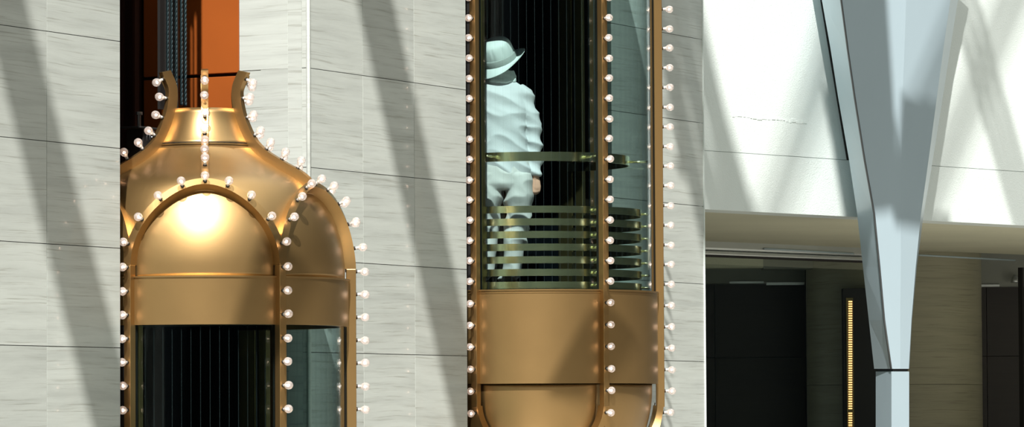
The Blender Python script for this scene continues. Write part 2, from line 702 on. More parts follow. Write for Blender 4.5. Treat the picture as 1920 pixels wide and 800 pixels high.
def put_bulb(parent, P, Nn):
    o = bpy.data.objects.new('bulb', BULB_ME['bulb'])
    COL.objects.link(o)
    o.parent = parent
    o.location = P
    Nn = Nn.normalized()
    jit = Vector((random.uniform(-.05, .05), random.uniform(-.05, .05), random.uniform(-.05, .05)))
    o.rotation_euler = (Nn + jit).to_track_quat('Z', 'Y').to_euler()
    for nm in ('neck', 'collar', 'filament'):
        c = bpy.data.objects.new(nm, BULB_ME[nm])
        COL.objects.link(c)
        c.parent = o
        if nm == 'filament':
            c.rotation_euler = (0, 0, random.uniform(0, 6))


def resample(path, step, start=0.0):
    """points every step along a list of (P, N, B)"""
    out = []
    d = -start
    for i in range(len(path) - 1):
        a_, b_ = path[i], path[i + 1]
        L = (b_[0] - a_[0]).length
        while d + L >= 0 and L > 0:
            t = -d / L
            if t > 1:
                break
            out.append((a_[0].lerp(b_[0], t), a_[1].lerp(b_[1], t).normalized(), a_[2]))
            d -= step
        d += L
    return out


def arc_panel(mb, r0, r1, z0, z1, ta, tb, n=16):
    """curved solid plate"""
    rings = []
    for i in range(n + 1):
        th = ta + (tb - ta) * i / n
        d = dirv(th)
        rings.append([d * r0 + Vector((0, 0, z0)), d * r1 + Vector((0, 0, z0)), d * r1 + Vector((0, 0, z1)), d * r0 + Vector((0, 0, z1))])
    mb.loft(rings, True)


POSTS = [-90, -30, 30, 90]
BD = .06     # how far the bars stand off the skin
BW = .046    # their width


def make_cab(x, z0, label, which):
    root = empty('elevator_cab', (x, 0, z0))
    tag(root, label, 'elevator')
    upper = which == 'left'
    # ---- skin of the dome: hood between the arches, split at the seam, and neck
    SEAM = .832
    TOP = 1.067
    hood = MB()
    neck = MB()
    nth = 36
    for ac in range(-180, 180, 60):
        cols = []
        nk = []
        for i in range(nth + 1):
            al = -R_(30) * math.cos(PI * i / nth)
            th = R_(ac) + al
            hb = arch_h(al) - .02
            cols.append([surf(th, hb + (SEAM - .003 - hb) * j / 24, TT) for j in range(25)])
            nk.append([surf(th, SEAM + .003 + (TOP - SEAM) * j / 8, TT) for j in range(9)])
        hood.quad_grid(cols)
        neck.quad_grid(nk)
    for mbx, nm in ((hood, 'dome_hood'), (neck, 'dome_neck')):
        o = mbx.build(nm, M['brass'], root, smooth=True, recalc=True, weld=True)
        so = o.modifiers.new('thickness', 'SOLIDIFY')
        so.thickness = .006
        so.offset = -1
    # backing ring behind the seam, dark
    sm = MB()
    arc_panel(sm, s_of(SEAM) - .03, s_of(SEAM) - .010, TT + SEAM - .02, TT + SEAM + .02, 0, 2 * PI, 48)
    sm.build('seam_ring', M['black_soft'], root, smooth=True, autosmooth=40)
    # ---- bulging panels inside the arches, upper and lower
    for ac in (-120, -60, 0, 60):
        for sgn, base, nm in ((1, TT, 'arch_panel'), (-1, -LB, 'bowl_panel')):
            mbx = MB()
            cols = []
            for i in range(25):
                al = R_(-30) + R_(60) * i / 24
                hb = arch_h(al, 0, sgn < 0) + .01
                col = []
                for j in range(21):
                    h = hb * j / 20
                    p = surf(R_(ac) + al, h, base, sgn)
                    n = snorm(R_(ac) + al, h, sgn)
                    col.append(p - n * (.008 if sgn > 0 else .03))
                cols.append(col)
            mbx.quad_grid(cols)
            o = mbx.build(nm, M['brass'], root, smooth=True)
            so = o.modifiers.new('thickness', 'SOLIDIFY')
            so.thickness = .006
            so.offset = -1
    # lower bowl skin between the arches
    mbx = MB()
    for ac in (-120, -60, 0, 60):
        cols = []
        for i in range(nth + 1):
            al = -R_(30) * math.cos(PI * i / nth)
            hb = arch_h(al, 0, True) - .02
            cols.append([surf(R_(ac) + al, hb + (.95 - hb) * j / 16, -LB, -1) for j in range(17)])
        mbx.quad_grid(cols)
    o = mbx.build('bowl_skin', M['brass'], root, smooth=True)
    so = o.modifiers.new('thickness', 'SOLIDIFY')
    so.thickness = .006
    # ---- bands
    for nm, za, zb in (('upper_band', HG, TT), ('lower_band', -LB, 0)):
        mbx = MB()
        arc_panel(mbx, .862, .884, za, zb, R_(-150), R_(100), 84)
        arc_panel(mbx, .862, .893, zb - .006, zb + .002, R_(-150), R_(100), 84)
        if nm == 'lower_band':
            arc_panel(mbx, .862, .888, zb - .024, zb - .021, R_(-150), R_(100), 84)
        mbx.build(nm, M['brass'], root, smooth=True, autosmooth=40)
    # ---- posts (bars with the bulbs), frames and glass
    allb = []
    for pa in POSTS:
        th = R_(pa)
        mbx = MB()
        path = []
        for z in (-LB - .165, 0, HG, TT + H0):
            path.append((dirv(th) * .87 + Vector((0, 0, z)), dirv(th), tanv(th)))
        mbx.bar(path, BW, BD)
        mbx.build('post', M['brass_rim'], root, bevel=.003)
        mbx = MB()
        d, t = dirv(th), tanv(th)
        path = [(d * .838 + Vector((0, 0, z)), d, t) for z in (.001, HG - .001)]
        mbx.bar(path, .040, .031)
        mbx.build('glazing_frame', M['frame_dark'], root)
        if pa == 90:
            continue
        step = .1437
        zs = []
        z = HG + .075
        if upper:
            zs = [TT + .055 - step * k for k in range(10)]
        else:
            zs = [.06 + .1418 * k for k in range(16)] + [-.094 - .153 * k for k in range(5)]
            allb.append((surf(th, .205, -LB, -1) + d * (BD + .004), d))
        for z in zs:
            allb.append((d * (.87 + BD) + Vector((0, 0, z)), d))
    if upper:
        for pa in (-90, -30, 30):
            allb.append((surf(R_(pa), .2, TT) + dirv(R_(pa)) * (BD + .004), snorm(R_(pa), .2)))
    for (a0, a1) in ((-90, -30), (-30, 30), (30, 90)):
        mbx = MB()
        arc_panel(mbx, .850, .858, .002, HG - .001, R_(a0 + 1.2), R_(a1 - 1.2), 20)
        mbx.build('glass_pane', M['glass'], root, smooth=True, autosmooth=40)
    # ---- arch bars, upper and lower
    for ac in (-120, -60, 0, 60):
        for sgn, base in ((1, TT), (-1, -LB)):
            path = []
            nn = 48
            for i in range(nn + 1):
                ph = PI * i / nn
                al = -R_(30) * math.cos(ph)
                h = (H0 + HR * math.sin(ph)) if sgn > 0 else (.155 + .40 * math.sin(ph))
                th = R_(ac) + al
                P = surf(th, h, base, sgn)
                path.append([P, snorm(th, h, sgn), None])
            for i in range(nn + 1):
                a_ = path[max(i - 1, 0)][0]
                b_ = path[min(i + 1, nn)][0]
                t = (b_ - a_).normalized()
                path[i][2] = t.cross(path[i][1]).normalized()
            path = [(p - n * .012, n, b) for p, n, b in path]
            mbx = MB()
            mbx.bar(path, BW, BD + .013)
            mbx.build('arch_bar' if sgn > 0 else 'bowl_bar', M['brass_rim'], root, smooth=True, autosmooth=35)
            if (sgn > 0) == upper and ac > -120:
                pb = [(p + n * (BD + .012), n) for p, n, b in path]
                for k in range(7):
                    f_ = (33 + 19 * k) / 180 * nn
                    i0 = int(f_)
                    allb.append((pb[i0][0].lerp(pb[i0 + 1][0], f_ - i0), pb[i0][1]))
    # ---- fins over the arch crowns
    for ac in (-120, -60, 0, 60, 120, 180):
        th = R_(ac)
        path = []
        nn = 40
        for i in range(nn + 1):
            h = .55 + (1.306 - .55) * i / nn
            path.append((surf(th, h, TT) - snorm(th, h) * .004, snorm(th, h), tanv(th)))
        mbx = MB()
        mbx.bar(path, BW * .95, BD + .002)
        mbx.build('crown_fin', M['brass_rim'], root, smooth=True, autosmooth=35)
        if upper and ac in (-120, -60, 0, 60):
            pb = [(p + n * BD, n, b) for p, n, b in path][::-1]
            for (P, n, b) in resample(pb, .126, .045):
                if P.z > TT + .62:
                    allb.append((P, n))
    # small screws and the bulbs
    for P, n in allb:
        put_bulb(root, P, n)
    # ---- inside of the cab
    mbx = MB()
    yb = 1.02
    xw = .80
    for k in range(11):
        w = 2 * xw / 11
        xx = -xw + w * (k + .5)
        mbx.box((xx, yb + .02, HG / 2), (w - .006, .04, HG + .1))
    for k in range(12):
        w = yb / 12
        yy = w * (k + .5)
        for s_ in (-1, 1):
            mbx.box((s_ * (xw + .02), yy, HG / 2), (.04, w - .005, HG + .1))
    mbx.build('cab_lining', M['black'], root)
    mbx = MB()
    mbx.box((0, yb + .07, HG / 2), (2 * xw + .2, .04, HG + .2))
    for s_ in (-1, 1):
        mbx.box((s_ * (xw + .062), yb / 2 + .03, HG / 2), (.03, yb + .1, HG + .2))
    mbx.build('cab_shell', M['black_soft'], root)
    mbx = MB()
    for s_ in (-1, 1):
        mbx.box((s_ * (xw - .015), .02, HG / 2), (.05, .06, HG))
        mbx.box((s_ * (xw - .008), .14, HG / 2), (.035, .12, HG))
    mbx.build('door_jamb', M['bronze'], root, bevel=.004)
    # floor and ceiling discs
    for nm, zz, mt in (('cab_floor', -.02, 'black_soft'), ('cab_ceiling', HG + .05, 'black_soft')):
        mbx = MB()
        ring = [dirv(R_(-90 + 180 * i / 36)) * .845 for i in range(37)] + [Vector((xw, yb, 0)), Vector((-xw, yb, 0))]
        mbx.prism([p + Vector((0, 0, zz - .02)) for p in ring], (0, 0, .04))
        mbx.build(nm, M[mt], root)
    # ---- rails behind the glass
    if not upper:
        rails = [(.690, .942, .065, 'handrail')]
        for k in range(7):
            rails.append((.775, .5655 - .0885 * k, .049, 'guard_rail'))
        for rr, zc, hh, nm in rails:
            mbx = MB()
            arc_panel(mbx, rr - .010, rr, zc - hh / 2, zc + hh / 2, R_(-96), R_(96), 64)
            ro = mbx.build(nm, M['polished'], root, smooth=True, autosmooth=40)
            mbx = MB()
            for aa in ((-86, -30, 30, 86) if nm == 'handrail' else (-30, 30)):
                d = dirv(R_(aa))
                mbx.tube([d * (rr - .004) + Vector((0, 0, zc)), d * (.835) + Vector((0, 0, zc))], .009, 10)
            mbx.build('rail_bracket', M['polished'], ro, smooth=True)
    return root


cabL = make_cab(LIFT_X[0], 2.197 - HG, 'brass onion-domed elevator cab on the left, crowned by curved fins with clear bulbs', 'left')
cabL.location = cabL.location + RT * -.0295
cabL.rotation_euler = (0, 0, R_(1.8))
cabL.scale = (1.015, 1.015, 1.0)
cabR = make_cab(LIFT_X[1], 2.520, 'tall glass elevator cab with a person inside and brass bowl below', 'right')

cabR.location = cabR.location + RT * -.024
# dark slotted pocket on the left cab roof is part of the cab: guide shoe with springs
g = MB()
g.box((0, 0, 0), (.10, .12, .20))
g.box((0, 0, .10), (.22, .16, .014))
g.box((.0, 0, -.16), (.34, .14, .03))
guide = g.build('roller_guide', M['black_soft'], cabL, bevel=.004)
guide.location = (.0, .47, TT + .87)
g = MB()
dv = RT.copy()
for k in range(4):
    c0 = dv * (.03 + .020 * k)
    ring = []
    g2 = [c0 + Vector((0, 0, 0)) + (FW * math.cos(t) + Vector((0, 0, 1)) * math.sin(t)) * .036 for t in [2 * PI * q / 16 for q in range(17)]]
    g.tube([p + Vector((0, 0, .045)) for p in g2], .006, 6)
g.build('coil_spring', M['steel'], guide, smooth=True)
g = MB()
g.tube([Vector((0, 0, .045)), dv * .17 + Vector((0, 0, .040))], .011, 10)
g.build('spring_rod', M['steel'], guide, smooth=True, autosmooth=40)
g = MB()
g.tube([Vector((-.0, 0, .09)), Vector((0, 0, .185)), Vector((0, 0, .186)), Vector((0, 0, .205))], [.012, .012, .022, .022], 8)
g.build('bolt', M['steel'], guide, smooth=True, autosmooth=40)
for (lx, lz) in ((-.07, -.05), (.06, -.05), (-.03, -.11)):
    g = MB()
    g.tube([dv * lx - FW * .05 + Vector((0, 0, lz)), dv * lx - FW * .10 + Vector((0, 0, lz))], .014, 6)
    g.build('bolt', M['steel'], guide, smooth=True, autosmooth=40)

# ------------------------------------------------------------------ hoist ropes and guide rail over the left cab
rp = [(-.225, .20), (-.20, .20), (-.165, .22), (-.145, .22)]
ropes_px = [(314, .30, .009), (321.5, .33, .009), (330, .36, .009), (340, .40, .010), (347, .46, .011)]
pl_n = FW
for i, (px, dep, rr) in enumerate(ropes_px):
    P = hit(px, 100, CAM + FW * (26.67 + dep), FW)
    g = MB()
    z0, z1 = 3.62, 6.3
    n = 300
    # twisted rope: three strands
    for s_ in range(3):
        pts = []
        for k in range(n):
            z = z0 + (z1 - z0) * k / (n - 1)
            an = z * 70 + s_ * 2 * PI / 3
            pts.append((P.x + rr * .55 * math.cos(an), P.y + rr * .55 * math.sin(an), z))
        g.tube(pts, rr * .55, 6)
    o = g.build('hoist_rope', M['rope'], smooth=True)
    tag(o, ['leftmost dark twisted steel rope running up from the left dome', 'second dark steel rope from the left above the left dome',
            'thin dark steel rope in the middle of the bundle above the left dome', 'thick teal-glinting steel rope, fourth of the bundle above the left dome',
            'rightmost dark steel rope in front of the orange panel'][i], 'rope', 'hoist ropes above the left elevator')
g = MB()
P = hit(322, 100, CAM + FW * (26.67 + .75), FW)
g.box((P.x, P.y, 5.0), (.045, .07, 2.76))
g.box((P.x, P.y + .06, 5.0), (.12, .02, 2.76))
tag(g.build('guide_rail', M['black_soft']), 'black steel guide rail behind the hoist ropes above the left dome', 'rail')

# ------------------------------------------------------------------ white wall, soffit and shopfront at the right
AW = R_(-15.0)
DW = Vector((math.cos(AW), math.sin(AW), 0))
NW = Vector((math.sin(AW), -math.cos(AW), 0))       # towards the camera
P0 = Vector((XE + .02, .12, 0))
zb = hit(1322, 392, P0, NW).z
zj = hit(1322, 282, P0, NW).z


def wp(s, o, z):
    """point on the white wall frame: s along it, o behind it"""
    return P0 + DW * s - NW * o + Vector((0, 0, z))


def wbox(mb, s0, s1, o0, o1, z0, z1):
    mb.prism([wp(s0, o0, z0), wp(s1, o0, z0), wp(s1, o0, z1), wp(s0, o0, z1)], -NW * (o1 - o0))


def s_at(px, o=0.0, py=400):
    h = hit(px, py, P0 - NW * o, NW)
    return (h - P0).dot(DW)


def z_at(px, py, o=0.0):
    return hit(px, py, P0 - NW * o, NW).z


mb = MB()
g_ = .0022
wbox(mb, -.02, 7.0, 0, .30, zb, zj - g_)
wbox(mb, -.02, 7.0, 0, .30, zj + g_, 7.2)
wbox(mb, -.02, 7.0, .012, .30, zj - g_, zj + g_)
struct(mb, 'wall_back', M['plaster'])
# raised plaster line
mb = MB()
sx = s_at(1397)
wbox(mb, sx - .006, sx + .006, -.003, .01, z_at(1397, 218), 6.5)
struct(mb, 'trim_3', M['plaster'], bevel=.003)
mb = MB()
rnd = random.Random(3)
s = sx - .15
while s < sx + .75:
    w = rnd.uniform(.02, .06)
    wbox(mb, s, s + w, -rnd.uniform(.0015, .004), .01, z_at(1397, 220) + rnd.uniform(-.012, .004) - (s - sx) * .01, z_at(1397, 216) + rnd.uniform(-.008, .008) - (s - sx) * .01)
    s += w * rnd.uniform(.9, 1.5)
struct(mb, 'trim_4', M['plaster'], bevel=.002)

# soffit going back from the bottom of the white wall
SO = 4.0
for _ in range(30):                     # depth at which the soffit's far edge sits where the shopfront begins
    zz_ = z_at(1322, 453, SO)
    SO += (zb - zz_) * 2.0
mb = MB()
wbox(mb, -.3, 14, .30, SO, zb + .005, zb + .20)
wbox(mb, -9, -.3, 1.5, SO, zb + .005, zb + .20)
struct(mb, 'ceiling', M['beige'])
# transom of the shopfront with its rounded metal cover
mb = MB()
zt0 = z_at(1322, 477, SO)
zt1 = z_at(1322, 452, SO)
wbox(mb, -.6, 7.8, SO - .02, SO + .10, zt0 + .045, zt1 + .30)
struct(mb, 'trim_5', M['satin_steel'], bevel=.02)
mb = MB()
wbox(mb, -.6, 7.8, SO + .00, SO + .14, zt0, zt0 + .040)
struct(mb, 'trim_6', M['satin_steel'], bevel=.012)
mb = MB()
for (a_, b_) in ((1432, 1600), (1722, 1902)):
    s0, s1 = s_at(a_, SO - .03), s_at(b_, SO - .03)
    zz = zt0 + .075
    mb.tube([wp(s0, SO - .03, zz + .0), wp((s0 + s1) / 2, SO - .03, zz - .006), wp(s1, SO - .03, zz - .012)], .009, 8)
struct(mb, 'trim_7', M['white_paint'], smooth=True)  # pale tubes standing in for light streaks reflected in the transom
# dark gasket and mullion, glass
mb = MB()
wbox(mb, -.6, 7.8, SO + .02, SO + .06, zt0 - .018, zt0 - .001)
sm = s_at(1915, SO)
wbox(mb, sm, sm + .03, SO + .0, SO + .05, 0, zt0 - .005)
struct(mb, 'window_frame_1', M['black_soft'])
mb = MB()
wbox(mb, -.6, 7.8, SO + .04, SO + .05, 0, zt0 - .01)
struct(mb, 'window_1', M['glass_flat'])

# room behind the glass
zc = z_at(1322, 502, SO + 1.6)
mb = MB()
wbox(mb, -9.0, 14.0, SO + .15, SO + 9.0, zt0 + .35, zt0 + .45)
struct(mb, 'ceiling_room', M['ceiling'])
# dropped beams: pale block, bulkheads (these face the camera)
CP0 = wp(s_at(1690, SO), SO, 0)
D0 = (CP0 - CAM).dot(FW)


def at_d(px, py, d):
    return hit(px, py, CAM + FW * (D0 + d), FW)


def fbox(mb, x0, x1, y0, y1, d, th, ztop=None):
    """box facing the camera between photo columns x0..x1 and rows y0..y1 at depth D0 + d"""
    ym = (y0 + y1) / 2
    a_, b_ = at_d(x0, ym, d), at_d(x1, ym, d)
    xm = (x0 + x1) / 2
    zlo = at_d(xm, y1, d).z
    zhi = at_d(xm, y0, d).z if ztop is None else ztop
    mb.prism([Vector((a_.x, a_.y, zlo)), Vector((b_.x, b_.y, zlo)), Vector((b_.x, b_.y, zhi)), Vector((a_.x, a_.y, zhi))], FW * th)


ZR = zt0 + .35
mb = MB()
wbox(mb, -9, 14, .32, SO + 9, zb + .42, zb + .52)  # unseen extra roof, added to stop sun leaking into the room
struct(mb, 'sun_cover_slab', M['ceiling'])
mb = MB()
fbox(mb, 1200, 1431, 470, 502, 1.6, .3, ZR)
struct(mb, 'trim_8', M['beige'])
mb = MB()
fbox(mb, 1431, 1560, 470, 504, 1.9, .3, ZR)
fbox(mb, 1200, 1509, 480, 531, 2.6, .3, ZR)
fbox(mb, 1838, 2100, 480, 536, 2.6, .3, ZR)
struct(mb, 'trim_9', M['ceiling'])
mb = MB()
fbox(mb, 1368, 1432, 527, 531, 2.58, .018)
fbox(mb, 1437, 1508, 529, 534, 2.58, .018)
fbox(mb, 1840, 1874, 533, 537, 2.58, .018)
struct(mb, 'trim_10', M['satin_steel'])
# stone-clad back wall of the room and side walls
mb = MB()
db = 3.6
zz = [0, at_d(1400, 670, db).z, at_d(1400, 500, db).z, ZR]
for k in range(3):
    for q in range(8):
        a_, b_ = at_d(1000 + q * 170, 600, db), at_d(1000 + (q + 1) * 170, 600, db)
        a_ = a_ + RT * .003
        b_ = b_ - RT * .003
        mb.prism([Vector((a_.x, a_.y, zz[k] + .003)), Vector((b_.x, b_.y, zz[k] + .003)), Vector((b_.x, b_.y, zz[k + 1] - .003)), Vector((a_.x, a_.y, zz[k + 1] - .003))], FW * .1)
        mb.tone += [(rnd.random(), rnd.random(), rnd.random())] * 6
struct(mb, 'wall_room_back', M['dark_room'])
mb = MB()
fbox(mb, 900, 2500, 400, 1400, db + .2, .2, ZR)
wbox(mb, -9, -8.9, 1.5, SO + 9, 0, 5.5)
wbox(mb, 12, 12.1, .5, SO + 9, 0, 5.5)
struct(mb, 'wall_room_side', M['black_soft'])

# thick round stone column behind the glass
dcol = 2.2
cc = at_d(1675, 504, dcol)
cr = (D0 + dcol) * 164.0 / FPX
ztop = at_d(1700, 503, dcol - cr).z
cc.z = 0
mb = MB()
nn = 64
zcs = [0, at_d(1750, 720, dcol - cr).z, ZR]
for k in range(2):
    rings = []
    for z in (zcs[k] + .002, zcs[k + 1] - .002):
        rings.append([cc + Vector((cr * math.cos(2 * PI * q / nn), cr * math.sin(2 * PI * q / nn), z)) for q in range(nn)])
    n0 = len(mb.f)
    mb.loft(rings, True)
    mb.tone += [(.3 + .4 * k, .2, .7 - .4 * k)] * (len(mb.f) - n0)
colo = mb.build('round_column', M['stone_dim'], smooth=True, autosmooth=40)
tag(colo, 'massive round stone column standing behind the shop glass at right', 'column')
# black door opening in front of the column with its row of warm lamps
dd = dcol - cr - .15
door = MB()
fbox(door, 1583, 1700, 540, 1200, dd, .16)
struct(door, 'door_1', M['black_soft'], bevel=.004)
strip = MB()
fbox(strip, 1588, 1601, 558, 900, dd - .018, .017)
so_ = strip.build('lamp_strip', M['bronze'])
tag(so_, 'vertical strip of small warm lamps on the black doorway at right', 'light')
y = 565.0
while y < 806:
    if not 768 < y < 773:
        lm = MB()
        fbox(lm, 1591, 1598, y - 1.15, y + 1.15, dd - .028, .011)
        lm.build('lamp', M['led'], so_)
    y += 4.45
# small spotlight under the bulkhead
p = at_d(1903, 524, 2.5)
lm = MB()
lm.revolve([(.012, .05), (.03, .03), (.045, -.02), (.04, -.03)], c=p, n=14)
tag(lm.build('ceiling_spotlight', M['satin_steel'], smooth=True), 'small silver spotlight under the grey bulkhead right of the column', 'light')

# ------------------------------------------------------------------ tapering white steel column
DC = P0 - NW * -.55           # plane of its front, in front of the white wall


def cp(px, py, o=0.0):
    return hit(px, py, DC - NW * o, NW)


rows = [  # y: side back, front left, ridge, front right, right back
    (-140, 1517, 1555, 1705, 1812, 1826),
    (0, 1541, 1577, 1699, 1782, 1796),
    (90, 1557, 1589, 1696, 1769, 1782),
    (180, 1571, 1602, 1692, 1757, 1768),
    (300, 1592, 1621, 1690, 1741, 1749),
    (400, 1607, 1639, 1689, 1727, 1732),
    (500, 1618, 1649, 1689, 1717, 1719),
    (600, 1629, 1658, 1688, 1709, 1710),
    (691, 1639, 1671, 1688, 1704, 1705)]
colr = empty('steel_column', cp(1690, 800))
colr.location.z = 0
tag(colr, 'pale tapering steel column flaring upward in front of the white wall', 'column')


def colpart(name, mat, quadrows, **kw):
    g = MB()
    g.loft(quadrows, True)
    for i in range(len(g.v)):
        g.v[i] = tuple(Vector(g.v[i]) - colr.location)
    return g.build(name, mat, colr, **kw)


TH = .42
rr = []
for (y, sb, fl, rg, fr, rb) in rows:
    rr.append([cp(fl, y), cp(rg, y, -.045 * (fr - fl) / 200), cp(fr, y), cp(rb, y, .16), cp((sb + rb) / 2, y, .50), cp(sb, y, .34)])
colpart('upper_shaft', M['white_paint'], rr)
rr = []
for y in (696, 900, 1250):
    rr.append([cp(1671.5, y), cp(1688, y), cp(1704.5, y), cp(1705, y, .16), cp(1675, y, .50), cp(1642, y, .34)])
colpart('lower_shaft', M['white_paint'], rr)
rr = []
for y in (688, 699):
    rr.append([cp(1674, y, .01), cp(1688, y, .01), cp(1702, y, .01), cp(1702, y, .15), cp(1675, y, .48), cp(1645, y, .33)])
colpart('joint', M['black_soft'], rr)
# edge beads of the front plate
for (c_, nm) in ((2, 'edge_bead'),):
    g = MB()
    g.tube([cp(r[2], r[0], -.0) for r in rows[:-1]] + [cp(1671, 691)], .008, 6)
    for i in range(len(g.v)):
        g.v[i] = tuple(Vector(g.v[i]) - colr.location)
    g.build(nm, M['steel'], colr, smooth=True)
# black strip mimics the shaded gap along the column, ends at the wall joint
g = MB()
pa, pb_ = hit(1524, -100, P0, NW), hit(1590, 300, P0, NW)
w = DW * .018
g.prism([pb_ - w, pb_ + w * .4, pa + w * .4, pa - w], NW * .012)
struct(g, 'trim_11', M['black_soft'])
g = MB()
pc_, pd_ = hit(1542, -100, P0, NW), hit(1606, 300, P0, NW)
g.prism([pb_ + w * .4, hit(1625, 300, P0, NW), hit(1575, -100, P0, NW), pa + w * .4], NW * .010)
struct(g, 'trim_12', M['beige'])

# ------------------------------------------------------------------ unseen roof beams shaped to throw the slanting shade
WALLP = ((0, YW, 0), Vector((0, -1, 0)))
WHITEP = (P0, NW)


def LIFT_PT(k):
    return (cabL, cabR)[k].location - FW * .86


beams = [
    # left edge top, left edge bottom, right edge top, right edge bottom (photo), plane, distance
    ((-35, 0), (174, 800), (48, 0), (262, 800), WALLP, 7.5),
    ((668, 0), (851, 800), (737, 0), (918, 800), WALLP, 8.0),
    ((1212, 0), (1392, 800), (1325, 0), (1470, 800), WALLP, 10.5),
    ((1250, 60), (1428, 640), (1303, 0), (1490, 640), WHITEP, 13.0),
    ((1778, 0), (1925, 500), (1836, 0), (1976, 500), WHITEP, 12.0),
    ((1862, 0), (1640, 560), (1935, 0), (1700, 560), WHITEP, 12.5),
    ((1535, 60), (1385, 500), (1600, 60), (1450, 500), WHITEP, 16.0),
    # unseen blockers added to shade the cabs and the pale column
    ((492, 400), (430, 640), (590, 400), (530, 640), (LIFT_PT(0), -FW), 6.5),
    ((1122, 530), (1022, 740), (1200, 530), (1120, 740), (LIFT_PT(1), -FW), 6.5),
    ((1550, -60), (1625, 400), (1658, -60), (1688, 400), (DC, NW), 6.0),
    ((1690, 190), (1675, 430), (1800, 190), (1750, 430), (DC, NW), 6.0),
]
for i, (a0, a1, b0, b1, (PP, NN), dist) in enumerate(beams):
    q = [hit(*a0, PP, NN), hit(*a1, PP, NN), hit(*b1, PP, NN), hit(*b0, PP, NN)]
    # extend both ways
    e = 1.1 if i not in (3, 5, 6) else .35
    long = .6 if i < 7 else 0
    if not long:
        e = 1
    up0, up1 = q[0] - q[1], q[3] - q[2]
    q = [q[0] + up0 * long, q[1] - up0 * (e - 1 if e > 1 else 0), q[2] - up1 * (e - 1 if e > 1 else 0), q[3] + up1 * long]
    q = [p + tosun * dist for p in q]
    g = MB()
    if PP is P0 or i == 2:
        # slats with gaps, added so only part of the sun is blocked
        for t0, t1 in (((0, .24), (.36, .60), (.72, .96)) if i != 2 else ((0, .31), (.34, .65), (.68, 1))):
            g.prism([q[0].lerp(q[3], t0), q[1].lerp(q[2], t0), q[1].lerp(q[2], t1), q[0].lerp(q[3], t1)], tosun * .05)
    else:
        g.prism(q, tosun * .25)
    struct(g, 'trim_%d' % (20 + i), M['white_paint'])  # unseen; placed only to cast shade on what is in view


# unseen cut-outs added to cast blotchy shade on the stone right of the lifts
for i, pts in enumerate([
        [(1236, -8), (1262, -8), (1268, 8), (1256, 28), (1236, 30)],
        [(1244, 50), (1276, 46), (1288, 62), (1284, 84), (1268, 96), (1262, 84), (1246, 82)],
        [(1262, 120), (1284, 122), (1290, 136), (1288, 164), (1276, 174), (1262, 168)],
        [(1244, 196), (1268, 190), (1290, 206), (1294, 226), (1276, 220), (1248, 222)],
        [(1256, 238), (1276, 244), (1290, 268), (1292, 300), (1280, 332), (1264, 318), (1272, 290), (1268, 262)]]):
    g = MB()
    g.prism([hit(x_, y_, (0, YW, 0), (0, -1, 0)) + tosun * 5.5 for x_, y_ in pts], tosun * .04)
    struct(g, 'trim_%d' % (40 + i), M['white_paint'])


# ------------------------------------------------------------------ person in the right cab, back to us
def cloth(name, mb, mat, parent, vox=.011, fold=.0, fscale=8.0, dirn=(1, 1, 1), seed=0):
    """fuse overlapping lofts into one skin and give it folds"""
    o = mb.build(name, mat, parent, smooth=True)
    rm = o.modifiers.new('skin', 'REMESH')
    rm.mode = 'VOXEL'
    rm.voxel_size = vox
    rm.use_smooth_shade = True
    sm_ = o.modifiers.new('smooth', 'SMOOTH')
    sm_.factor = .6
    sm_.iterations = 6
    dg = bpy.context.evaluated_depsgraph_get()
    me = bpy.data.meshes.new_from_object(o.evaluated_get(dg))
    o.modifiers.clear()
    if fold:
        ns = [v.normal.copy() for v in me.vertices]
        for v, n in zip(me.vertices, ns):
            p = v.co
            q = Vector((p.x * dirn[0], p.y * dirn[1], p.z * dirn[2] + p.x * dirn[2] * .45)) * fscale + Vector((seed, 0, 0))
            k = noise.noise(q)
            rdg = 1 - abs(k) * 2.4
            v.co = v.co + n * fold * max(-.6, rdg)
    for p in me.polygons:
        p.use_smooth = True
    me.materials.clear()
    me.materials.append(mat)
    me.name = name
    o.data = me
    return o


pz = hit(955, 528, CAM + FW * 30.46, FW).z
pc = hit(950, 528, CAM + FW * 30.46, FW)
person = empty('person', pc, math.atan2(RT.y, RT.x))
tag(person, 'person seen from behind in pale sun hat, jacket and trousers inside the glass elevator', 'person')


def ell(cx, cy, z, rx, ry, n=24, tilt=0.0, p=2.4):
    out = []
    for k in range(n):
        t = 2 * PI * k / n
        c, s_ = math.cos(t), math.sin(t)
        x = rx * math.copysign(abs(c) ** (2 / p), c)
        y_ = ry * math.copysign(abs(s_) ** (2 / p), s_)
        out.append(Vector((cx + x, cy + y_, z + tilt * x)))
    return out


# body
b = MB()
b.loft([ell(-.03, .0, .80, .15, .09), ell(-.035, .0, 1.05, .14, .09), ell(-.035, 0, 1.25, .15, .09), ell(-.035, 0, 1.36, .13, .075), ell(-.035, -.01, 1.42, .06, .055),
        ell(-.035, .0, 1.52, .05, .055)])
b.loft([ell(-.035, .02, 1.47, .035, .045), ell(-.04, .015, 1.51, .062, .078), ell(-.045, .01, 1.57, .073, .092), ell(-.045, .01, 1.63, .075, .095), ell(-.045, .01, 1.68, .06, .078), ell(-.045, .01, 1.71, .03, .04)])
b.tube([(-.02, .105, 1.585), (-.01, .125, 1.57)], [.014, .012], 8)            # nose
b.tube([(.024, .01, 1.58), (.036, -.005, 1.585)], [.014, .02], 8)             # ear
b.tube([(-.116, .01, 1.56), (-.128, -.005, 1.565)], [.014, .02], 8)
for sx_, ex, wx in ((.115, .190, .214), (-.185, -.260, -.262)):
    b.tube([(sx_, 0, 1.35), (ex, .01, 1.07), (wx, -.015, .80), (wx + (.0 if sx_ > 0 else .0), -.02, .735)], [.048, .038, .026, .024], 12)
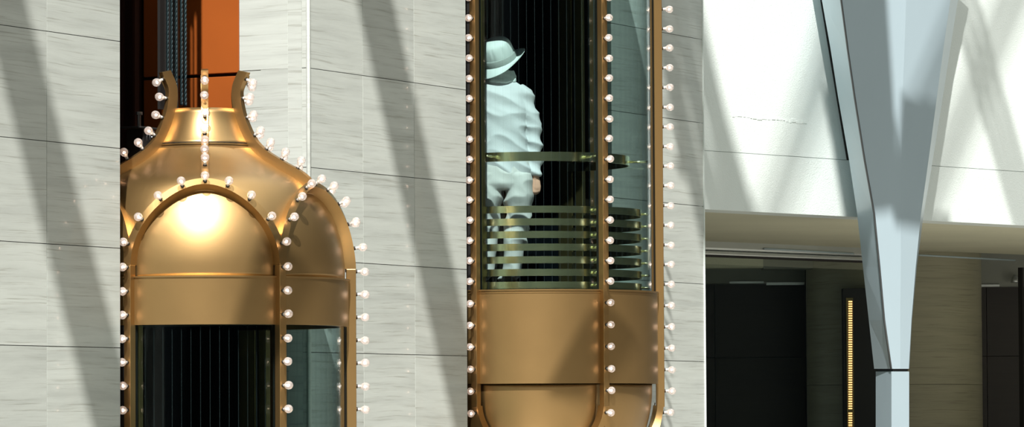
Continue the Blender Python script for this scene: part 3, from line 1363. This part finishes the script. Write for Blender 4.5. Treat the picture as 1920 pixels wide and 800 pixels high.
for hx, kx, ax in ((.065, .075, .035), (-.105, -.125, -.155)):
    b.tube([(hx, 0, .82), (kx, .01, .44), (ax, -.01, .06)], [.075, .05, .034], 12)
# right hand, loosely closed: palm, four fingers, thumb
hx, hy, hz = .214, -.02, .71
b.loft([ell(hx, hy, hz + .035, .024, .017, 12), ell(hx + .002, hy, hz, .030, .017, 12), ell(hx + .003, hy, hz - .035, .033, .015, 12), ell(hx + .003, hy, hz - .05, .028, .012, 12)])
for k, (fx, ln) in enumerate(((-.022, .042), (-.007, .047), (.009, .044), (.024, .034))):
    p0_ = Vector((hx + fx + .003, hy, hz - .045))
    b.tube([p0_, p0_ + Vector((-.003, -.004 + .002 * k, -ln * .55)), p0_ + Vector((-.010, .016, -ln * .90)), p0_ + Vector((-.012, .034, -ln * .62))], [.0085, .0080, .0075, .0065], 8)
b.tube([(hx - .026, hy, hz + .012), (hx - .042, hy - .010, hz - .014), (hx - .040, hy - .008, hz - .042), (hx - .030, hy - .004, hz - .058)], [.011, .0098, .009, .0075], 8)
# left hand
hx, hy, hz = -.262, -.02, .71
b.loft([ell(hx, hy, hz + .035, .024, .017, 12), ell(hx, hy, hz, .030, .017, 12), ell(hx, hy, hz - .05, .03, .013, 12)])
for k, fx in enumerate((-.022, -.007, .009, .024)):
    p0_ = Vector((hx + fx, hy, hz - .045))
    b.tube([p0_, p0_ + Vector((0, 0, -.025)), p0_ + Vector((.004, .014, -.045)), p0_ + Vector((.006, .03, -.03))], [.0085, .008, .0075, .0065], 8)
b.tube([(hx + .026, hy, hz + .012), (hx + .042, hy, hz - .014), (hx + .04, hy, hz - .045)], [.011, .0098, .008], 8)
cloth('body', b, M['skin'], person, .0055)

# jacket
j = MB()
j.loft([ell(-.012, .0, .765, .190, .125), ell(-.015, 0, .83, .190, .125), ell(-.022, 0, .93, .182, .120), ell(-.03, 0, 1.05, .178, .118), ell(-.034, -.005, 1.18, .183, .118),
        ell(-.036, -.008, 1.28, .190, .112), ell(-.036, -.008, 1.345, .178, .098), ell(-.036, -.006, 1.395, .140, .080), ell(-.036, 0, 1.435, .085, .065), ell(-.036, 0, 1.45, .07, .06)])
j.tube([(.085, -.005, 1.36), (.125, -.005, 1.33), (.155, 0, 1.24), (.182, .005, 1.12), (.198, .0, 1.02), (.208, -.01, .92), (.215, -.018, .84)],
       [.060, .068, .066, .060, .055, .049, .044], 16)
j.tube([(.2145, -.018, .845), (.2155, -.020, .762)], [.0455, .038], 16)
j.tube([(-.155, -.005, 1.36), (-.19, -.005, 1.33), (-.225, 0, 1.24), (-.25, .005, 1.12), (-.262, .0, 1.02), (-.264, -.01, .92), (-.262, -.018, .77)],
       [.060, .068, .066, .060, .055, .049, .040], 16)
cloth('jacket', j, M['jacket'], person, .0075, .016, 4.6, (.9, .9, 2.0), 3)

# trousers
t = MB()
t.loft([ell(-.015, 0, .86, .165, .105), ell(-.015, .0, .78, .178, .118), ell(-.018, -.005, .70, .180, .125), ell(-.018, 0, .66, .17, .11)])
t.tube([(.075, -.01, .76), (.085, -.012, .62), (.085, -.015, .48), (.072, -.005, .36), (.06, 0, .22), (.045, .005, .10), (.04, .005, .045)],
       [(.098, .115), (.098, .108), (.082, .09), (.074, .08), (.066, .075), (.060, .07), (.058, .07)], 18)
t.tube([(-.105, -.005, .76), (-.115, -.01, .62), (-.125, -.012, .48), (-.135, .0, .36), (-.145, .0, .22), (-.155, .0, .10), (-.158, 0, .045)],
       [(.090, .11), (.085, .10), (.072, .085), (.062, .075), (.056, .07), (.054, .066), (.054, .066)], 18)
cloth('trousers', t, M['trousers'], person, .0075, .020, 5.5, (1.0, 1.0, 1.3), 11)

# shoes
for kx, ky, an in ((.03, .03, .55), (-.16, .02, .2)):
    s_ = MB()
    R3 = Matrix.Rotation(an, 3, 'Z')
    secs = [(-.075, .034, .045, .062), (-.05, .040, .045, .075), (0, .042, .04, .07), (.07, .046, .03, .05), (.12, .042, .026, .042), (.155, .022, .02, .028)]
    rings = []
    for (yy, hw, zc_, hh) in secs:
        ring = []
        for q in range(12):
            tt = 2 * PI * q / 12
            zz_ = max(0.004, zc_ + hh * .5 * math.sin(tt))
            ring.append(R3 @ Vector((hw * math.cos(tt), yy, zz_)) + Vector((kx, ky, 0)))
        rings.append(ring)
    s_.loft(rings)
    o = s_.build('shoe', M['shoe'], person, smooth=True)
    ss = o.modifiers.new('subsurf', 'SUBSURF')
    ss.levels = ss.render_levels = 1

# scarf round the neck
s_ = MB()
rnd = random.Random(5)
for k in range(4):
    pts = []
    for q in range(33):
        t_ = 2 * PI * q / 32
        pts.append((-.033 + (.088 - .006 * k) * math.cos(t_ + .2 * k) + .004 * math.sin(3 * t_ + k), .0 + (.078 - .005 * k) * math.sin(t_ + .2 * k), 1.432 + .018 * k + .010 * math.sin(t_ * 2 + k * 1.7) + .012 * math.cos(t_)))
    s_.tube(pts, .017, 8)
s_.tube([(.045, -.03, 1.50), (.055, -.045, 1.46), (.062, -.05, 1.425)], [.020, .022, .014], 8)
cloth('scarf', s_, M['scarf'], person, .006, .004, 22, (1, 1, 1.5), 2)
# hair at the nape
s_ = MB()
s_.loft([ell(-.04, -.0, 1.505, .060, .072, 16), ell(-.045, -.0, 1.55, .078, .094, 16), ell(-.045, .0, 1.63, .081, .098, 16)])
s_.build('hair', M['hair'], person, smooth=True)

# bucket hat: crown with stitched dimples, band, wide brim turned up on the right
HT = Matrix.Translation((-.045, .01, 1.585)) @ Matrix.Rotation(R_(-18), 4, 'Y') @ Matrix.Rotation(R_(24), 4, 'X') @ Matrix.Scale(1.14, 4)
s_ = MB()
prof = [(.108, -.005), (.108, .045), (.104, .085), (.098, .110), (.088, .126), (.065, .138), (.035, .143), (.004, .144)]
nn = 60
rings = []
for r, z in prof:
    ring = []
    for k in range(nn):
        t_ = 2 * PI * k / nn
        w_ = 1 + .012 * math.sin(7 * t_ + z * 20)
        if .04 < z < .12:
            for c_ in range(10):
                dd = abs((t_ - 2 * PI * c_ / 10 + PI) % (2 * PI) - PI)
                w_ -= .05 * math.exp(-(dd / .05) ** 2) * (1 if z > .06 else .3)
        ring.append(HT @ Vector((r * 1.02 * math.cos(t_) * w_, r * 1.08 * math.sin(t_) * w_, z)))
    rings.append(ring)
s_.loft(rings, True)
hat = s_.build('hat', M['hat'], person, smooth=True)
ss = hat.modifiers.new('subsurf', 'SUBSURF')
ss.levels = ss.render_levels = 1
s_ = MB()
rings = []
for r, z in ((.111, .0), (.1135, .012), (.1125, .036), (.1105, .042), (.106, .040), (.106, .002)):
    rings.append([HT @ Vector((r * 1.02 * math.cos(2 * PI * k / 48), r * 1.08 * math.sin(2 * PI * k / 48), z)) for k in range(48)])
rings.append(rings[0])
s_.loft(rings, False)
tag(s_.build('hat_band', M['hat_band'], hat, smooth=True), 'grey hat band')
s_ = MB()
grid = []
for i in range(9):
    u = i / 8
    row = []
    for k in range(64):
        t_ = 2 * PI * k / 64
        side = math.cos(t_)                     # +1 on the right
        r = .104 + (.060 + .012 * max(0, side)) * u
        z = .002 - .030 * u * (1 - .2 * side) + max(0, side) ** 1.5 * .050 * u * u - .016 * math.sin(2 * t_ + .4) * u * u
        row.append(HT @ Vector((r * math.cos(t_), r * 1.06 * math.sin(t_), z)))
    grid.append(row)
s_.quad_grid(grid, closed=True)
o = s_.build('hat_brim', M['hat'], hat, smooth=True)
so = o.modifiers.new('thickness', 'SOLIDIFY')
so.thickness = .004
ss = o.modifiers.new('subsurf', 'SUBSURF')
ss.levels = ss.render_levels = 1
